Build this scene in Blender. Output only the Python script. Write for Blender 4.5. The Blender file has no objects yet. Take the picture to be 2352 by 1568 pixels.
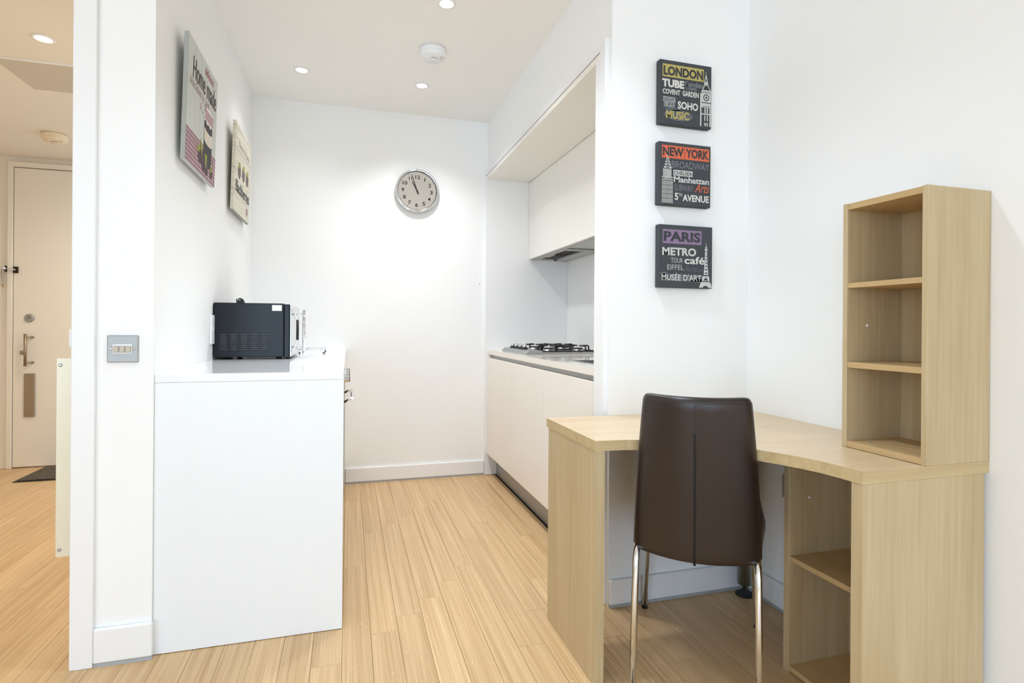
import bpy, bmesh, math, random
from mathutils import Vector, Matrix
random.seed(7)
scene = bpy.context.scene
C = scene.collection
PI = math.pi

# ------------------------------------------------------------------ camera
cam_d = bpy.data.cameras.new('camera'); cam = bpy.data.objects.new('camera', cam_d); C.objects.link(cam)
F_PX, YAW, ROLL, CY = 1274.64, math.radians(16.4388), math.radians(0.4081), 749.14
cam_d.sensor_width = 36.0; cam_d.lens = F_PX / 2352 * 36.0
cam_d.shift_y = -(784 - CY) / 2352
cam_d.clip_start = 0.02
cam.location = (0, 0, 1.0624)
fw = Vector((math.sin(YAW), math.cos(YAW), 0)); rt = Vector((math.cos(YAW), -math.sin(YAW), 0)); up = Vector((0, 0, 1))
rt2 = rt * math.cos(ROLL) + up * math.sin(ROLL); up2 = up * math.cos(ROLL) - rt * math.sin(ROLL)
cam.matrix_world = Matrix(((rt2.x, up2.x, -fw.x, 0), (rt2.y, up2.y, -fw.y, 0), (rt2.z, up2.z, -fw.z, 1.0624), (0, 0, 0, 1)))
scene.camera = cam

# ------------------------------------------------------------------ world, daylight, exposure
w = bpy.data.worlds.new('world'); scene.world = w; w.use_nodes = True
w.node_tree.nodes['Background'].inputs[0].default_value = (0.80, 0.90, 1.0, 1)
w.node_tree.nodes['Background'].inputs[1].default_value = 1.2
def area(name, loc, rot, sx, sy, power, col):
    d = bpy.data.lights.new(name, 'AREA'); d.shape = 'RECTANGLE'; d.size = sx; d.size_y = sy; d.energy = power; d.color = col
    o = bpy.data.objects.new(name, d); C.objects.link(o); o.location = loc; o.rotation_euler = rot
    return o
# daylight entering by the window in the wall behind the camera and by an added, unseen one in the left wall for side light
area('daylight_window', (-0.70, -6.30, 1.35), (PI / 2, 0, 0), 4.1, 2.3, 94, (0.52, 0.735, 1.0))
area('daylight_added_side', (-3.28, -2.6, 1.35), (PI / 2, 0, -PI / 2), 2.6, 2.0, 92, (0.52, 0.735, 1.0))
scene.view_settings.view_transform = 'Standard'; scene.view_settings.look = 'None'
scene.view_settings.gamma = 1.0; scene.view_settings.use_curve_mapping = False
scene.view_settings.exposure = 0.52
scene.cycles.max_bounces = 8; scene.cycles.diffuse_bounces = 7; scene.cycles.glossy_bounces = 4; scene.cycles.adaptive_threshold = 0.06; scene.cycles.caustics_reflective = False
scene.cycles.sample_clamp_indirect = 6.0

# ------------------------------------------------------------------ materials
def s2l(c):
    return tuple(((v / 255) / 12.92 if v / 255 <= .04045 else ((v / 255 + .055) / 1.055) ** 2.4) for v in c)
MATS = {}
def mat(name, rgb, rough=.5, metal=0., spec=.5, coat=0., bump=0., bscale=200., var=0., vscale=3., vstretch=(1, 1, 1), emit=None, estr=0.):
    if name in MATS: return MATS[name]
    m = bpy.data.materials.new(name); m.use_nodes = True; nt = m.node_tree; b = nt.nodes['Principled BSDF']
    col = (*s2l(rgb), 1)
    b.inputs['Base Color'].default_value = col; b.inputs['Roughness'].default_value = rough; b.inputs['Metallic'].default_value = metal
    b.inputs['Specular IOR Level'].default_value = spec; b.inputs['Coat Weight'].default_value = coat; b.inputs['Coat Roughness'].default_value = .08
    tc = nt.nodes.new('ShaderNodeTexCoord')
    if var:
        mp = nt.nodes.new('ShaderNodeMapping'); mp.inputs['Scale'].default_value = vstretch
        n = nt.nodes.new('ShaderNodeTexNoise'); n.inputs['Scale'].default_value = vscale; n.inputs['Detail'].default_value = 4
        mx = nt.nodes.new('ShaderNodeMixRGB'); mx.inputs[1].default_value = tuple(c * (1 - var) for c in col[:3]) + (1,); mx.inputs[2].default_value = tuple(min(1, c * (1 + var)) for c in col[:3]) + (1,)
        nt.links.new(tc.outputs['Object'], mp.inputs[0]); nt.links.new(mp.outputs[0], n.inputs['Vector']); nt.links.new(n.outputs['Fac'], mx.inputs[0]); nt.links.new(mx.outputs[0], b.inputs['Base Color'])
    if bump:
        n2 = nt.nodes.new('ShaderNodeTexNoise'); n2.inputs['Scale'].default_value = bscale; n2.inputs['Detail'].default_value = 3
        bp = nt.nodes.new('ShaderNodeBump'); bp.inputs['Strength'].default_value = bump; bp.inputs['Distance'].default_value = .002
        nt.links.new(tc.outputs['Object'], n2.inputs['Vector']); nt.links.new(n2.outputs['Fac'], bp.inputs['Height']); nt.links.new(bp.outputs[0], b.inputs['Normal'])
    if emit:
        b.inputs['Emission Color'].default_value = (*s2l(emit), 1); b.inputs['Emission Strength'].default_value = estr
    MATS[name] = m; return m
def wood(name, dark, light, axis, fine=70., coarse=9., along=1.1, rough=.42, rand=0.0, streak=.5, specks=False, dist=.6):
    if name in MATS: return MATS[name]
    m = bpy.data.materials.new(name); m.use_nodes = True; nt = m.node_tree; b = nt.nodes['Principled BSDF']; L = nt.links.new
    tc = nt.nodes.new('ShaderNodeTexCoord'); oi = nt.nodes.new('ShaderNodeObjectInfo')
    off = nt.nodes.new('ShaderNodeVectorMath'); off.operation = 'MULTIPLY_ADD'
    cx = nt.nodes.new('ShaderNodeCombineXYZ'); 
    for i in range(3): L(oi.outputs['Random'], cx.inputs[i])
    L(cx.outputs[0], off.inputs[0]); off.inputs[1].default_value = (13.7, 29.3, 7.1); L(tc.outputs['Object'], off.inputs[2])
    def noise(sc, al, det, dist=0.):
        mp = nt.nodes.new('ShaderNodeMapping'); s = [sc, sc, sc]; s['XYZ'.index(axis)] = al; mp.inputs['Scale'].default_value = s
        n = nt.nodes.new('ShaderNodeTexNoise'); n.inputs['Scale'].default_value = 1; n.inputs['Detail'].default_value = det; n.inputs['Distortion'].default_value = dist
        L(off.outputs[0], mp.inputs[0]); L(mp.outputs[0], n.inputs['Vector']); return n
    n1 = noise(fine, along * 3, 3); n2 = noise(coarse, along, 3, dist)
    mixn = nt.nodes.new('ShaderNodeMixRGB'); mixn.inputs[0].default_value = streak; L(n2.outputs['Fac'], mixn.inputs[1]); L(n1.outputs['Fac'], mixn.inputs[2])
    rp = nt.nodes.new('ShaderNodeValToRGB'); rp.color_ramp.elements[0].position = .33; rp.color_ramp.elements[1].position = .68
    rp.color_ramp.elements[0].color = (*s2l(dark), 1); rp.color_ramp.elements[1].color = (*s2l(light), 1)
    L(mixn.outputs[0], rp.inputs[0]); out = rp.outputs[0]
    if rand:
        hs = nt.nodes.new('ShaderNodeHueSaturation'); mr = nt.nodes.new('ShaderNodeMapRange'); mr.inputs[3].default_value = 1 - rand; mr.inputs[4].default_value = 1 + rand
        L(oi.outputs['Random'], mr.inputs[0]); L(mr.outputs[0], hs.inputs['Value']); L(out, hs.inputs['Color']); out = hs.outputs[0]
    if specks:   # pale dashes of the cut bamboo nodes
        n3 = noise(190, 38, 1); r3 = nt.nodes.new('ShaderNodeValToRGB'); r3.color_ramp.elements[0].position = .74; r3.color_ramp.elements[1].position = .80
        mx = nt.nodes.new('ShaderNodeMixRGB'); mx.inputs[2].default_value = (*s2l((236, 208, 165)), 1)
        L(n3.outputs['Fac'], r3.inputs[0]); L(r3.outputs[0], mx.inputs[0]); L(out, mx.inputs[1]); out = mx.outputs[0]
    L(out, b.inputs['Base Color']); b.inputs['Roughness'].default_value = rough
    bp = nt.nodes.new('ShaderNodeBump'); bp.inputs['Strength'].default_value = .08; bp.inputs['Distance'].default_value = .001; L(n1.outputs['Fac'], bp.inputs['Height']); L(bp.outputs[0], b.inputs['Normal'])
    MATS[name] = m; return m
PAINT = mat('white_paint', (244, 244, 243), .65, bump=.04, bscale=350)
TRIM = mat('white_gloss_trim', (240, 240, 240), .35)
CEIL = mat('ceiling_paint', (246, 245, 242), .7, bump=.03, bscale=300)
HALL = mat('hall_paint', (236, 231, 222), .65)
CAB = mat('warm_white_cabinet', (240, 237, 230), .38)
CABR = mat('cream_white_cabinet', (240, 233, 224), .32)
QUARTZL = mat('white_quartz', (240, 241, 243), .08, spec=.5, var=.012, vscale=220)
QUARTZ = mat('cream_quartz', (236, 228, 218), .08, spec=.5, var=.015, vscale=220)
PANELW = mat('white_laminate', (236, 239, 241), .38, bump=.02, bscale=500)
STEEL = mat('brushed_steel', (176, 178, 176), .35, 1., var=.08, vscale=60, vstretch=(1, 1, 12))
STEELD = mat('satin_steel_plate', (166, 168, 166), .45, .45, var=.05, vscale=12)
CHROME = mat('chrome', (225, 226, 228), .06, 1.)
ALU = mat('aluminium_channel', (168, 168, 166), .4, .7)
BLACK = mat('black_cast_iron', (28, 28, 28), .5)
RUBBER = mat('black_plastic', (22, 22, 24), .45)
LEATHER = mat('brown_leather', (38, 27, 22), .34, spec=.55, bump=.12, bscale=420, var=.10, vscale=14)
SEAM = mat('dark_seam', (20, 16, 15), .5)
NAVY = mat('blue_black_enamel', (10, 16, 24), .30, spec=.32, var=.25, vscale=2.5)
SILVER = mat('silver_front', (214, 216, 218), .25, .4)
CREAMP = mat('cream_metal_plate', (230, 222, 198), .35, .15, var=.03, vscale=5)
BRASSY = mat('brushed_nickel', (165, 150, 130), .4, .9)
BRONZE = mat('dark_bronze', (70, 56, 44), .4, .8)
MATM = wood('doormat_fibre', (48, 42, 36), (112, 100, 86), 'X', 60, 40, 40, .9)
WPLAS = mat('white_plastic', (240, 241, 242), .35)
GREYP = mat('grey_slot', (150, 148, 145), .5)
SEAL = mat('grey_sealant', (168, 172, 174), .6, var=.12, vscale=30)
DARKV = mat('dark_void', (24, 25, 25), .6)
GAPM = mat('dark_gap', (70, 48, 30), .8)
LAMP = mat('lamp_lens', (255, 250, 240), .4, emit=(255, 246, 232), estr=14.)
LAMPW = mat('warm_lamp_lens', (255, 244, 228), .4, emit=(255, 236, 206), estr=14.)
FLOORM = wood('bamboo_plank', (184, 146, 100), (222, 190, 145), 'Y', 260, 62, .8, .36, .05, .5, True, .05)
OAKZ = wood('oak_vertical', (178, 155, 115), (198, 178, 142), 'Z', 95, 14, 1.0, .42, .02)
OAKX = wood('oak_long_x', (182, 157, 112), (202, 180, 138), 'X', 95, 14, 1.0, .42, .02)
OAKY = wood('oak_long_y_bounce', (182, 150, 102), (203, 174, 128), 'Y', 95, 14, 1.0, .42, .02)  # shelf boards; warmth of light bouncing between them is mixed into the colour
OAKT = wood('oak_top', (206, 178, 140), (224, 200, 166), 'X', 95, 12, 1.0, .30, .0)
GLASS = bpy.data.materials.new('clear_pane'); GLASS.use_nodes = True
_n = GLASS.node_tree; _n.nodes.clear(); _o = _n.nodes.new('ShaderNodeOutputMaterial'); _t = _n.nodes.new('ShaderNodeBsdfTransparent'); _g = _n.nodes.new('ShaderNodeBsdfGlossy'); _g.inputs['Roughness'].default_value = .02
_f = _n.nodes.new('ShaderNodeFresnel'); _f.inputs[0].default_value = 1.3; _m = _n.nodes.new('ShaderNodeMixShader')
_n.links.new(_f.outputs[0], _m.inputs[0]); _n.links.new(_t.outputs[0], _m.inputs[1]); _n.links.new(_g.outputs[0], _m.inputs[2]); _n.links.new(_m.outputs[0], _o.inputs[0])

# ------------------------------------------------------------------ mesh helpers
ORG = {}
class MB:
    """collects shapes; build() links them as ONE mesh object"""
    def __init__(s): s.v = []; s.f = []; s.mi = []; s.sm = []; s.cur = 0
    def add(s, vs, fs, smooth=False):
        o = len(s.v); s.v += [tuple(v) for v in vs]
        for f in fs: s.f.append(tuple(i + o for i in f)); s.mi.append(s.cur); s.sm.append(smooth)
        return s
    def box(s, x0, x1, y0, y1, z0, z1, r=0.):
        if r <= 0:
            v = [(x, y, z) for z in (z0, z1) for y in (y0, y1) for x in (x0, x1)]
            return s.add(v, [(0, 2, 3, 1), (4, 5, 7, 6), (0, 1, 5, 4), (2, 6, 7, 3), (0, 4, 6, 2), (1, 3, 7, 5)])
        bm = bmesh.new(); bmesh.ops.create_cube(bm, size=1)
        for q in bm.verts: q.co = Vector(((x0 + x1) / 2 + q.co.x * (x1 - x0), (y0 + y1) / 2 + q.co.y * (y1 - y0), (z0 + z1) / 2 + q.co.z * (z1 - z0)))
        bmesh.ops.bevel(bm, geom=bm.edges[:], offset=r, segments=2 if r > .002 else 1, affect='EDGES', profile=.5)
        bm.verts.index_update(); s.add([q.co for q in bm.verts], [[q.index for q in f.verts] for f in bm.faces]); bm.free(); return s
    def tube(s, pts, r, seg=14, caps=True, closed=False):
        pts = [Vector(p) for p in pts]; n = len(pts); rr = r if isinstance(r, (list, tuple)) else [r] * n
        tg = []
        for i in range(n):
            a = pts[(i - 1) % n] if (closed or i > 0) else pts[i]; b = pts[(i + 1) % n] if (closed or i < n - 1) else pts[i]
            tg.append((b - a).normalized())
        u = tg[0].orthogonal().normalized(); vs = []
        for i in range(n):
            u = (u - tg[i] * u.dot(tg[i])).normalized(); q = tg[i].cross(u)
            vs += [pts[i] + (u * math.cos(2 * PI * k / seg) + q * math.sin(2 * PI * k / seg)) * rr[i] for k in range(seg)]
        fs = [(i * seg + k, i * seg + (k + 1) % seg, ((i + 1) % n) * seg + (k + 1) % seg, ((i + 1) % n) * seg + k) for i in range(n if closed else n - 1) for k in range(seg)]
        s.add(vs, fs, True)
        if caps and not closed:
            o = len(s.v) - len(vs)
            s.f += [tuple(o + k for k in reversed(range(seg))), tuple(o + (n - 1) * seg + k for k in range(seg))]; s.mi += [s.cur] * 2; s.sm += [False] * 2
        return s
    def lathe(s, prof, c=(0, 0, 0), axis='Z', seg=32, smooth=True, cap=True):
        """prof: (radius, height) list along axis"""
        ax = {'Z': (Vector((1, 0, 0)), Vector((0, 1, 0)), Vector((0, 0, 1))), 'Y': (Vector((0, 0, 1)), Vector((1, 0, 0)), Vector((0, 1, 0))), 'X': (Vector((0, 1, 0)), Vector((0, 0, 1)), Vector((1, 0, 0)))}[axis]
        c = Vector(c); vs = []; n = len(prof)
        for r, h in prof: vs += [c + ax[2] * h + (ax[0] * math.cos(2 * PI * k / seg) + ax[1] * math.sin(2 * PI * k / seg)) * max(r, 1e-5) for k in range(seg)]
        fs = [(i * seg + k, i * seg + (k + 1) % seg, (i + 1) * seg + (k + 1) % seg, (i + 1) * seg + k) for i in range(n - 1) for k in range(seg)]
        s.add(vs, fs, smooth); o = len(s.v) - len(vs)
        if cap and prof[0][0] > 1e-4: s.f.append(tuple(o + k for k in reversed(range(seg)))); s.mi.append(s.cur); s.sm.append(False)
        if prof[-1][0] > 1e-4: s.f.append(tuple(o + (n - 1) * seg + k for k in range(seg))); s.mi.append(s.cur); s.sm.append(False)
        return s
    def prism(s, poly, a0, a1, plane='XY'):
        """poly in the plane, extruded between a0 and a1 along the third axis"""
        n = len(poly)
        mk = {'XY': lambda p, a: (p[0], p[1], a), 'XZ': lambda p, a: (p[0], a, p[1]), 'YZ': lambda p, a: (a, p[0], p[1])}[plane]
        vs = [mk(p, a0) for p in poly] + [mk(p, a1) for p in poly]
        return s.add(vs, [tuple(range(n))[::-1], tuple(range(n, 2 * n))] + [(i, (i + 1) % n, n + (i + 1) % n, n + i) for i in range(n)])
    def rbox(s, hx, hy, hz, r, cuts, fn=lambda p: p):
        """rounded box of half sizes, densely cut, then deformed by fn"""
        bm = bmesh.new(); bmesh.ops.create_cube(bm, size=2)
        bmesh.ops.subdivide_edges(bm, edges=bm.edges[:], cuts=cuts, use_grid_fill=True)
        for q in bm.verts:
            c = q.co; e = [hx, hy, hz]; p = []
            for i in range(3):   # crowd the cuts towards the rounded borders
                t = c[i]; p.append(math.sin(t * PI / 2) * e[i])
            k = Vector([max(-(e[i] - r), min(e[i] - r, p[i])) for i in range(3)]); d = Vector(p) - k
            if d.length > 1e-9: d = d.normalized() * r
            q.co = Vector(fn(k + d))
        bm.verts.index_update(); s.add([q.co for q in bm.verts], [[q.index for q in f.verts] for f in bm.faces], True); bm.free(); return s
    def build(s, name, m, parent=None, smooth=None, local=False):
        me = bpy.data.meshes.new(name); o0 = ORG.get(parent.name, Vector()) if parent and not local else Vector()
        me.from_pydata([tuple(Vector(v) - o0) for v in s.v], [], s.f)
        for k in (m if isinstance(m, list) else [m]): me.materials.append(k)
        for p, mi, sm in zip(me.polygons, s.mi, s.sm): p.material_index = mi; p.use_smooth = sm if smooth is None else smooth
        bm = bmesh.new(); bm.from_mesh(me); bmesh.ops.recalc_face_normals(bm, faces=bm.faces[:]); bm.to_mesh(me); bm.free()
        o = bpy.data.objects.new(name, me); C.objects.link(o)
        if parent: o.parent = parent; ORG[o.name] = o0.copy()
        else: ORG[o.name] = Vector()
        return o
def thing(name, label, cat, loc=(0, 0, 0), rot=(0, 0, 0), group=None, local=False):
    o = bpy.data.objects.new(name, None); C.objects.link(o); o.location = loc; o.rotation_euler = rot; o.empty_display_size = .05
    o['label'] = label; o['category'] = cat
    if group: o['group'] = group
    ORG[o.name] = Vector() if local else Vector(loc); return o
def tag(o, label, cat, group=None):
    o['label'] = label; o['category'] = cat
    if group: o['group'] = group
    return o
def struct(name, mb, m, label=None):
    o = mb.build(name, m); o['kind'] = 'structure'
    if label: o['label'] = label
    return o
def sempty(name, label=None):
    o = bpy.data.objects.new(name, None); C.objects.link(o); o['kind'] = 'structure'; o.empty_display_size = .05; ORG[o.name] = Vector()
    if label: o['label'] = label
    return o
def B(*a, r=0.): return MB().box(*a, r=r)
def text_mesh(body, bold=0., shear=0., extr=0.):
    cu = bpy.data.curves.new('t', 'FONT'); cu.body = body; cu.size = 1; cu.offset = bold; cu.shear = shear; cu.resolution_u = 3
    o = bpy.data.objects.new('t', cu); C.objects.link(o); bpy.context.view_layer.update()
    me = bpy.data.meshes.new_from_object(o.evaluated_get(bpy.context.evaluated_depsgraph_get()))
    vs = [v.co.copy() for v in me.vertices]; fs = [tuple(p.vertices) for p in me.polygons]
    bpy.data.objects.remove(o); bpy.data.curves.remove(cu); bpy.data.meshes.remove(me); return vs, fs
def lettering(parent, body, x0, x1, z0, z1, y, m, bold=.02, shear=0., rot=0., name='lettering'):
    """flat print in the parent's local XZ plane, facing -Y, fitted to a box"""
    vs, fs = text_mesh(body, bold, shear)
    ax = min(v.x for v in vs); bx = max(v.x for v in vs); ay = min(v.y for v in vs); by = max(v.y for v in vs)
    cx, cz = (x0 + x1) / 2, (z0 + z1) / 2; mb = MB(); out = []
    for v in vs:
        px = x0 + (v.x - ax) / (bx - ax) * (x1 - x0) - cx; pz = z0 + (v.y - ay) / (by - ay) * (z1 - z0) - cz
        out.append((cx + px * math.cos(rot) - pz * math.sin(rot), y, cz + px * math.sin(rot) + pz * math.cos(rot)))
    mb.add(out, fs); me_o = mb.build(name, m, parent)
    return me_o

# ------------------------------------------------------------------ measured dimensions (metres)
XL, YB, ZC = -0.5942, 3.8767, 2.5211          # kitchen left wall, back wall, ceiling
XR, YP, XW = 0.954, 1.9166, 1.5747            # niche wall, pillar face, right wall
YWL = 2.018                                   # living-room face of the partition
ZH, YH = 2.2781, 4.9076                       # hall ceiling, entrance door

# ------------------------------------------------------------------ floor with bamboo planks
PW, PL, PX0 = 0.0933, 0.96, -0.012
fl = MB(); fl.cur = 1; fl.box(-3.3, 1.75, .62, 5.05, -.08, -.012); fl.cur = 0; fl.box(-3.3, 1.75, -6.4, .62, -.08, 0).box(-3.3, PX0 - 28 * PW, .62, 2.0, -.012, 0)
floor = struct('floor', fl, [FLOORM, GAPM], 'pale bamboo strip floor laid along the kitchen')
butt = {0: 2.536, 1: 2.927, 2: 2.063, 3: 2.1695, 4: 2.292, 5: 2.422, 6: 2.715, 7: 1.970, 8: 2.219, 9: 2.686, 10: 2.918}
pl_me = None
def plank(x, y0, y1):
    global pl_me
    full = abs(y1 - y0 - PL) < 1e-6
    if full and pl_me:
        o = bpy.data.objects.new('plank', pl_me); C.objects.link(o); o.parent = floor
    else:
        mb = MB(); h = (y1 - y0) / 2; mb.box(-PW / 2 + .0004, PW / 2 - .0004, -h + .0005, h - .0005, -.012, 0, r=.0008); o = mb.build('plank', FLOORM, floor)
        if full: pl_me = o.data
    o.location = (x, (y0 + y1) / 2, 0)
for k in range(-33, 18):
    xc = PX0 + (k + .5) * PW
    b0 = butt.get(k, 2.2 + (k * 0.377) % PL)
    ymin = .62; ymax = 5.0 if xc < -.62 else 3.88
    if xc > 1.06: ymax = 1.95
    if k < -28: ymin = 2.0
    y = b0 - PL * 4
    while y < ymax:
        a, b_ = max(y, ymin), min(y + PL, ymax)
        if b_ - a > .02 and not (xc < -.75 and False): plank(xc, a, b_)
        y += PL

# ------------------------------------------------------------------ walls and ceilings
struct('ceiling', B(-.80, 1.75, -6.3, 3.98, ZC, ZC + .1).box(-3.3, -.80, -6.3, 2.11, ZC, ZC + .1), CEIL)
struct('ceiling_hall', B(-3.1, -.80, 2.11, 5.03, ZH, ZH + .08), HALL)
struct('wall_back', B(-.80, 1.75, YB, 3.98, 0, ZC), PAINT)
struct('wall_left', B(-.80, XL, YWL, YB, 0, ZC), PAINT)
struct('wall_hall_head', B(-1.75, -.80, YWL, 2.11, 2.24, ZC), PAINT)
struct('wall_living_left', B(-3.2, -1.75, YWL, 2.11, 0, ZC), PAINT)
struct('wall_pillar', B(XR, 1.75, YP, 1.985, 0, ZC), PAINT)
struct('wall_niche', B(XR, 1.75, 1.985, YB, 2.1366, ZC).box(1.5605, 1.75, 1.985, YB, 0, 2.1366), PAINT)
struct('wall_right', B(XW, 1.75, -6.1, YP, 0, ZC), PAINT)
struct('wall_front', B(-3.2, -2.75, -6.25, -6.1, 0, ZC).box(1.35, 1.75, -6.25, -6.1, 0, ZC).box(-2.75, 1.35, -6.25, -6.1, 2.48, ZC).box(-2.75, 1.35, -6.25, -6.1, 0, .2), PAINT)
struct('wall_side', B(-3.35, -3.2, -6.25, -3.9, 0, ZC).box(-3.35, -3.2, -1.3, 2.11, 0, ZC).box(-3.35, -3.2, -3.9, -1.3, 2.35, ZC).box(-3.35, -3.2, -3.9, -1.3, 0, .35), PAINT)
struct('wall_hall_end', B(-3.1, -.80, 4.932, 5.03, 0, ZH), HALL)
struct('wall_hall_left', B(-3.1, -3.0, 2.11, 4.932, 0, ZH), HALL)
for nm, ax, rng, z0, z1 in (('window_1', 'X', (-2.75, 1.35), .2, 2.48), ('added_window_2', 'Y', (-3.9, -1.3), .35, 2.35)):  # second window, in the left wall, is added for side light
    W_ = sempty(nm, 'white framed window lighting the living room'); f_ = MB(); p_ = []
    a, b_ = rng; n = 3; c0 = -6.15 if ax == 'X' else -3.29
    def bb(u0, u1, v0, v1, d0, d1): return (u0, u1, d0, d1, v0, v1) if ax == 'X' else (d0, d1, u0, u1, v0, v1)
    for i in range(n + 1):
        u = a + (b_ - a) * i / n; u = max(a + .03, min(b_ - .03, u)); f_.box(*bb(u - .03, u + .03, z0, z1, c0 - .03, c0 + .03))
    f_.box(*bb(a, b_, z0, z0 + .06, c0 - .03, c0 + .03)); f_.box(*bb(a, b_, z1 - .06, z1, c0 - .03, c0 + .03)); f_.build('window_frame', TRIM, W_)
    for i in range(n):
        u0 = a + (b_ - a) * i / n; B(*bb(u0 + .04, u0 + (b_ - a) / n - .04, z0 + .06, z1 - .06, c0 - .003, c0 + .003)).build('pane', GLASS, W_)
# baseboards with the bead of sealant below
def baseboard(name, x0, x1, y0, y1, z=.1042, bev=.004):
    o = struct(name, B(x0, x1, y0, y1, .011, z, r=bev), TRIM)
    B(x0 + .001, x1 - .001, y0 + .002, y1 - .001, .0, .0108).build('sealant', SEAL, o)
baseboard('baseboard_back', -.0125, .935, YB - .0155, YB - .0005)
baseboard('baseboard_left', -.749, -.5885, YWL - .0155, YWL - .0005, .118, .005)
baseboard('baseboard_pillar', XR, XW - .0165, YP - .0155, YP - .0005)
baseboard('baseboard_right', XW - .0155, XW - .0005, 1.432, YP - .0005)
# doorway to the hall: architrave and lining
t1 = sempty('trim_1', 'white architrave and lining of the hall doorway')
B(-.8105, -.7492, YWL - .0155, YWL - .0005, .0, 2.3, r=.003).build('architrave', TRIM, t1)
B(-.817, -.8005, YWL + .0005, 2.11, .0, 2.24, r=.002).build('door_lining', TRIM, t1)
B(-1.75, -.817, YWL + .0005, 2.11, 2.215, 2.24).build('head_lining', TRIM, t1)
# surround of the kitchen niche
t2 = sempty('trim_2', 'white surround framing the kitchen niche')
B(.9358, XR - .0005, 1.9396, YB - .001, 2.1376, 2.1704).build('head_architrave', TRIM, t2)
B(.9358, XR - .0005, 1.9396, 1.9846, .0, 2.1374).build('jamb_architrave', TRIM, t2)
B(.9385, 1.5595, 1.987, YB - .031, 2.1076, 2.1326).build('soffit_lining', CAB, t2)
B(.9385, 1.5595, 1.987, 2.0269, .0, 2.1074).build('jamb_lining', TRIM, t2)
B(.9385, 1.5595, YB - .030, YB - .0005, .004, 2.1326).build('end_lining', TRIM, t2)

# ------------------------------------------------------------------ hall: entrance door, hatch, mat
d1 = sempty('door_1', 'cream flush entrance door with a long letter plate')
B(-2.342, -1.455, YH, YH + .022, .008, 2.194, r=.002).build('door_leaf', HALL, d1)
h = MB().tube([(-2.248, YH - .045, .982), (-2.248, YH - .045, .748)], .0095, 12); h.tube([(-2.248, YH - .045, .957), (-2.218, YH - .0005, .957)], .007, 10); h.tube([(-2.248, YH - .045, .772), (-2.218, YH - .0005, .772)], .007, 10)
h.build('handle', BRASSY, d1)
B(-2.271, -2.206, YH - .012, YH - .0005, .374, .691, r=.003).build('letter_plate', BRASSY, d1)
k_ = MB().lathe([(.030, 0), (.030, -.008), (.024, -.012)], (-2.243, YH - .0005, 1.098), 'Y', 24).build('lock_rose', STEELD, d1)
MB().box(-2.2455, -2.2405, YH - .026, YH - .0125, 1.092, 1.116, r=.001).build('thumb_turn', BRASSY, k_)
MB().lathe([(.014, 0), (.014, -.012), (.009, -.016)], (-2.284, YH - .0005, .846), 'Y', 16).build('key_cylinder', BRASSY, d1)
t3 = sempty('trim_3', 'entrance door frame')
B(-2.376, -2.346, YH - .012, 4.931, 0, 2.236, r=.002).build('jamb', HALL, t3)
B(-2.346, -1.44, YH - .012, 4.931, 2.200, 2.236, r=.002).build('head', HALL, t3)
B(-1.451, -1.42, YH - .012, 4.931, 0, 2.199, r=.002).build('jamb', HALL, t3)
bk = struct('baseboard_hall', B(-3.0, -2.377, 4.917, 4.9315, 0, .10, r=.003), HALL)
dg = thing('door_guard', 'swing bar door guard with brass tip hanging beside entrance door', 'door guard', (-2.39, YH - .02, 1.45))
B(-2.400, -2.377, YH + .008, 4.9315, 1.432, 1.478, r=.003).build('base_plate', BRONZE, dg)
MB().tube([(-2.405, YH - .02, 1.455), (-2.388, YH - .02, 1.455)], .010, 12).tube([(-2.388, YH - .02, 1.455), (-2.388, YH + .010, 1.455)], .008, 10).build('hinge_knuckle', CHROME, dg)
MB().tube([(-2.405, YH - .022, 1.452), (-2.4035, YH - .022, 1.335), (-2.401, YH - .022, 1.325), (-2.396, YH - .022, 1.320), (-2.391, YH - .022, 1.325), (-2.3885, YH - .022, 1.335), (-2.388, YH - .022, 1.452)], .0028, 8).build('swing_bar', STEEL, dg)
B(-2.402, -2.390, YH - .026, YH - .018, 1.330, 1.340, r=.001).build('brass_tip', mat('brass', (210, 140, 50), .4, .6), dg)
db = thing('door_bolt_stud', 'bronze ball stud plate fixed to edge of entrance door', 'door stud', (-2.326, YH, 1.448))
B(-2.341, -2.311, YH - .008, YH - .0003, 1.424, 1.472, r=.003).build('stud_plate', BRONZE, db)
MB().tube([(-2.326, YH - .006, 1.448), (-2.326, YH - .028, 1.448)], .005, 10).tube([(-2.332, YH - .028, 1.448), (-2.362, YH - .028, 1.448)], .0055, 10).build('stud', CHROME, db)
hatch = thing('ceiling_hatch', 'flush grey-beige access hatch in the hall ceiling', 'hatch', (-1.2, 3.28, ZH))
B(-1.572, -.95, 3.105, 3.466, ZH - .004, ZH - .0004).build('hatch_panel', mat('hatch_paint', (205, 198, 186), .7), hatch)
B(-1.575, -.95, 3.094, 3.102, ZH - .007, ZH - .0004).build('edge_bead', TRIM, hatch)
dm = thing('doormat', 'dark brown ribbed doormat in front of entrance door', 'doormat', (-1.70, 4.68, .0))
B(-2.135, -1.30, 4.470, 4.888, .0003, .004, r=.001).build('rubber_backing', RUBBER, dm)
B(-2.115, -1.32, 4.490, 4.868, .004, .010, r=.002).build('pile', MATM, dm)
cp = thing('cream_plate', 'tall cream metal plate screwed behind the hall doorway lining', 'metal plate', (-.85, 2.113, .63))
B(-.893, -.8005, 2.1115, 2.1145, .3137, .9500, r=.001).build('plate', CREAMP, cp)
for z in (.337, .928): MB().lathe([(.0055, 0), (.0055, -.0012), (.003, -.0022)], (-.882, 2.1115, z), 'Y', 12).build('screw', STEEL, cp)
ws = thing('wall_switch', 'white plastic switch edge peeping out above the cream plate', 'switch', (-.83, 2.118, 1.0145))
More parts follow.
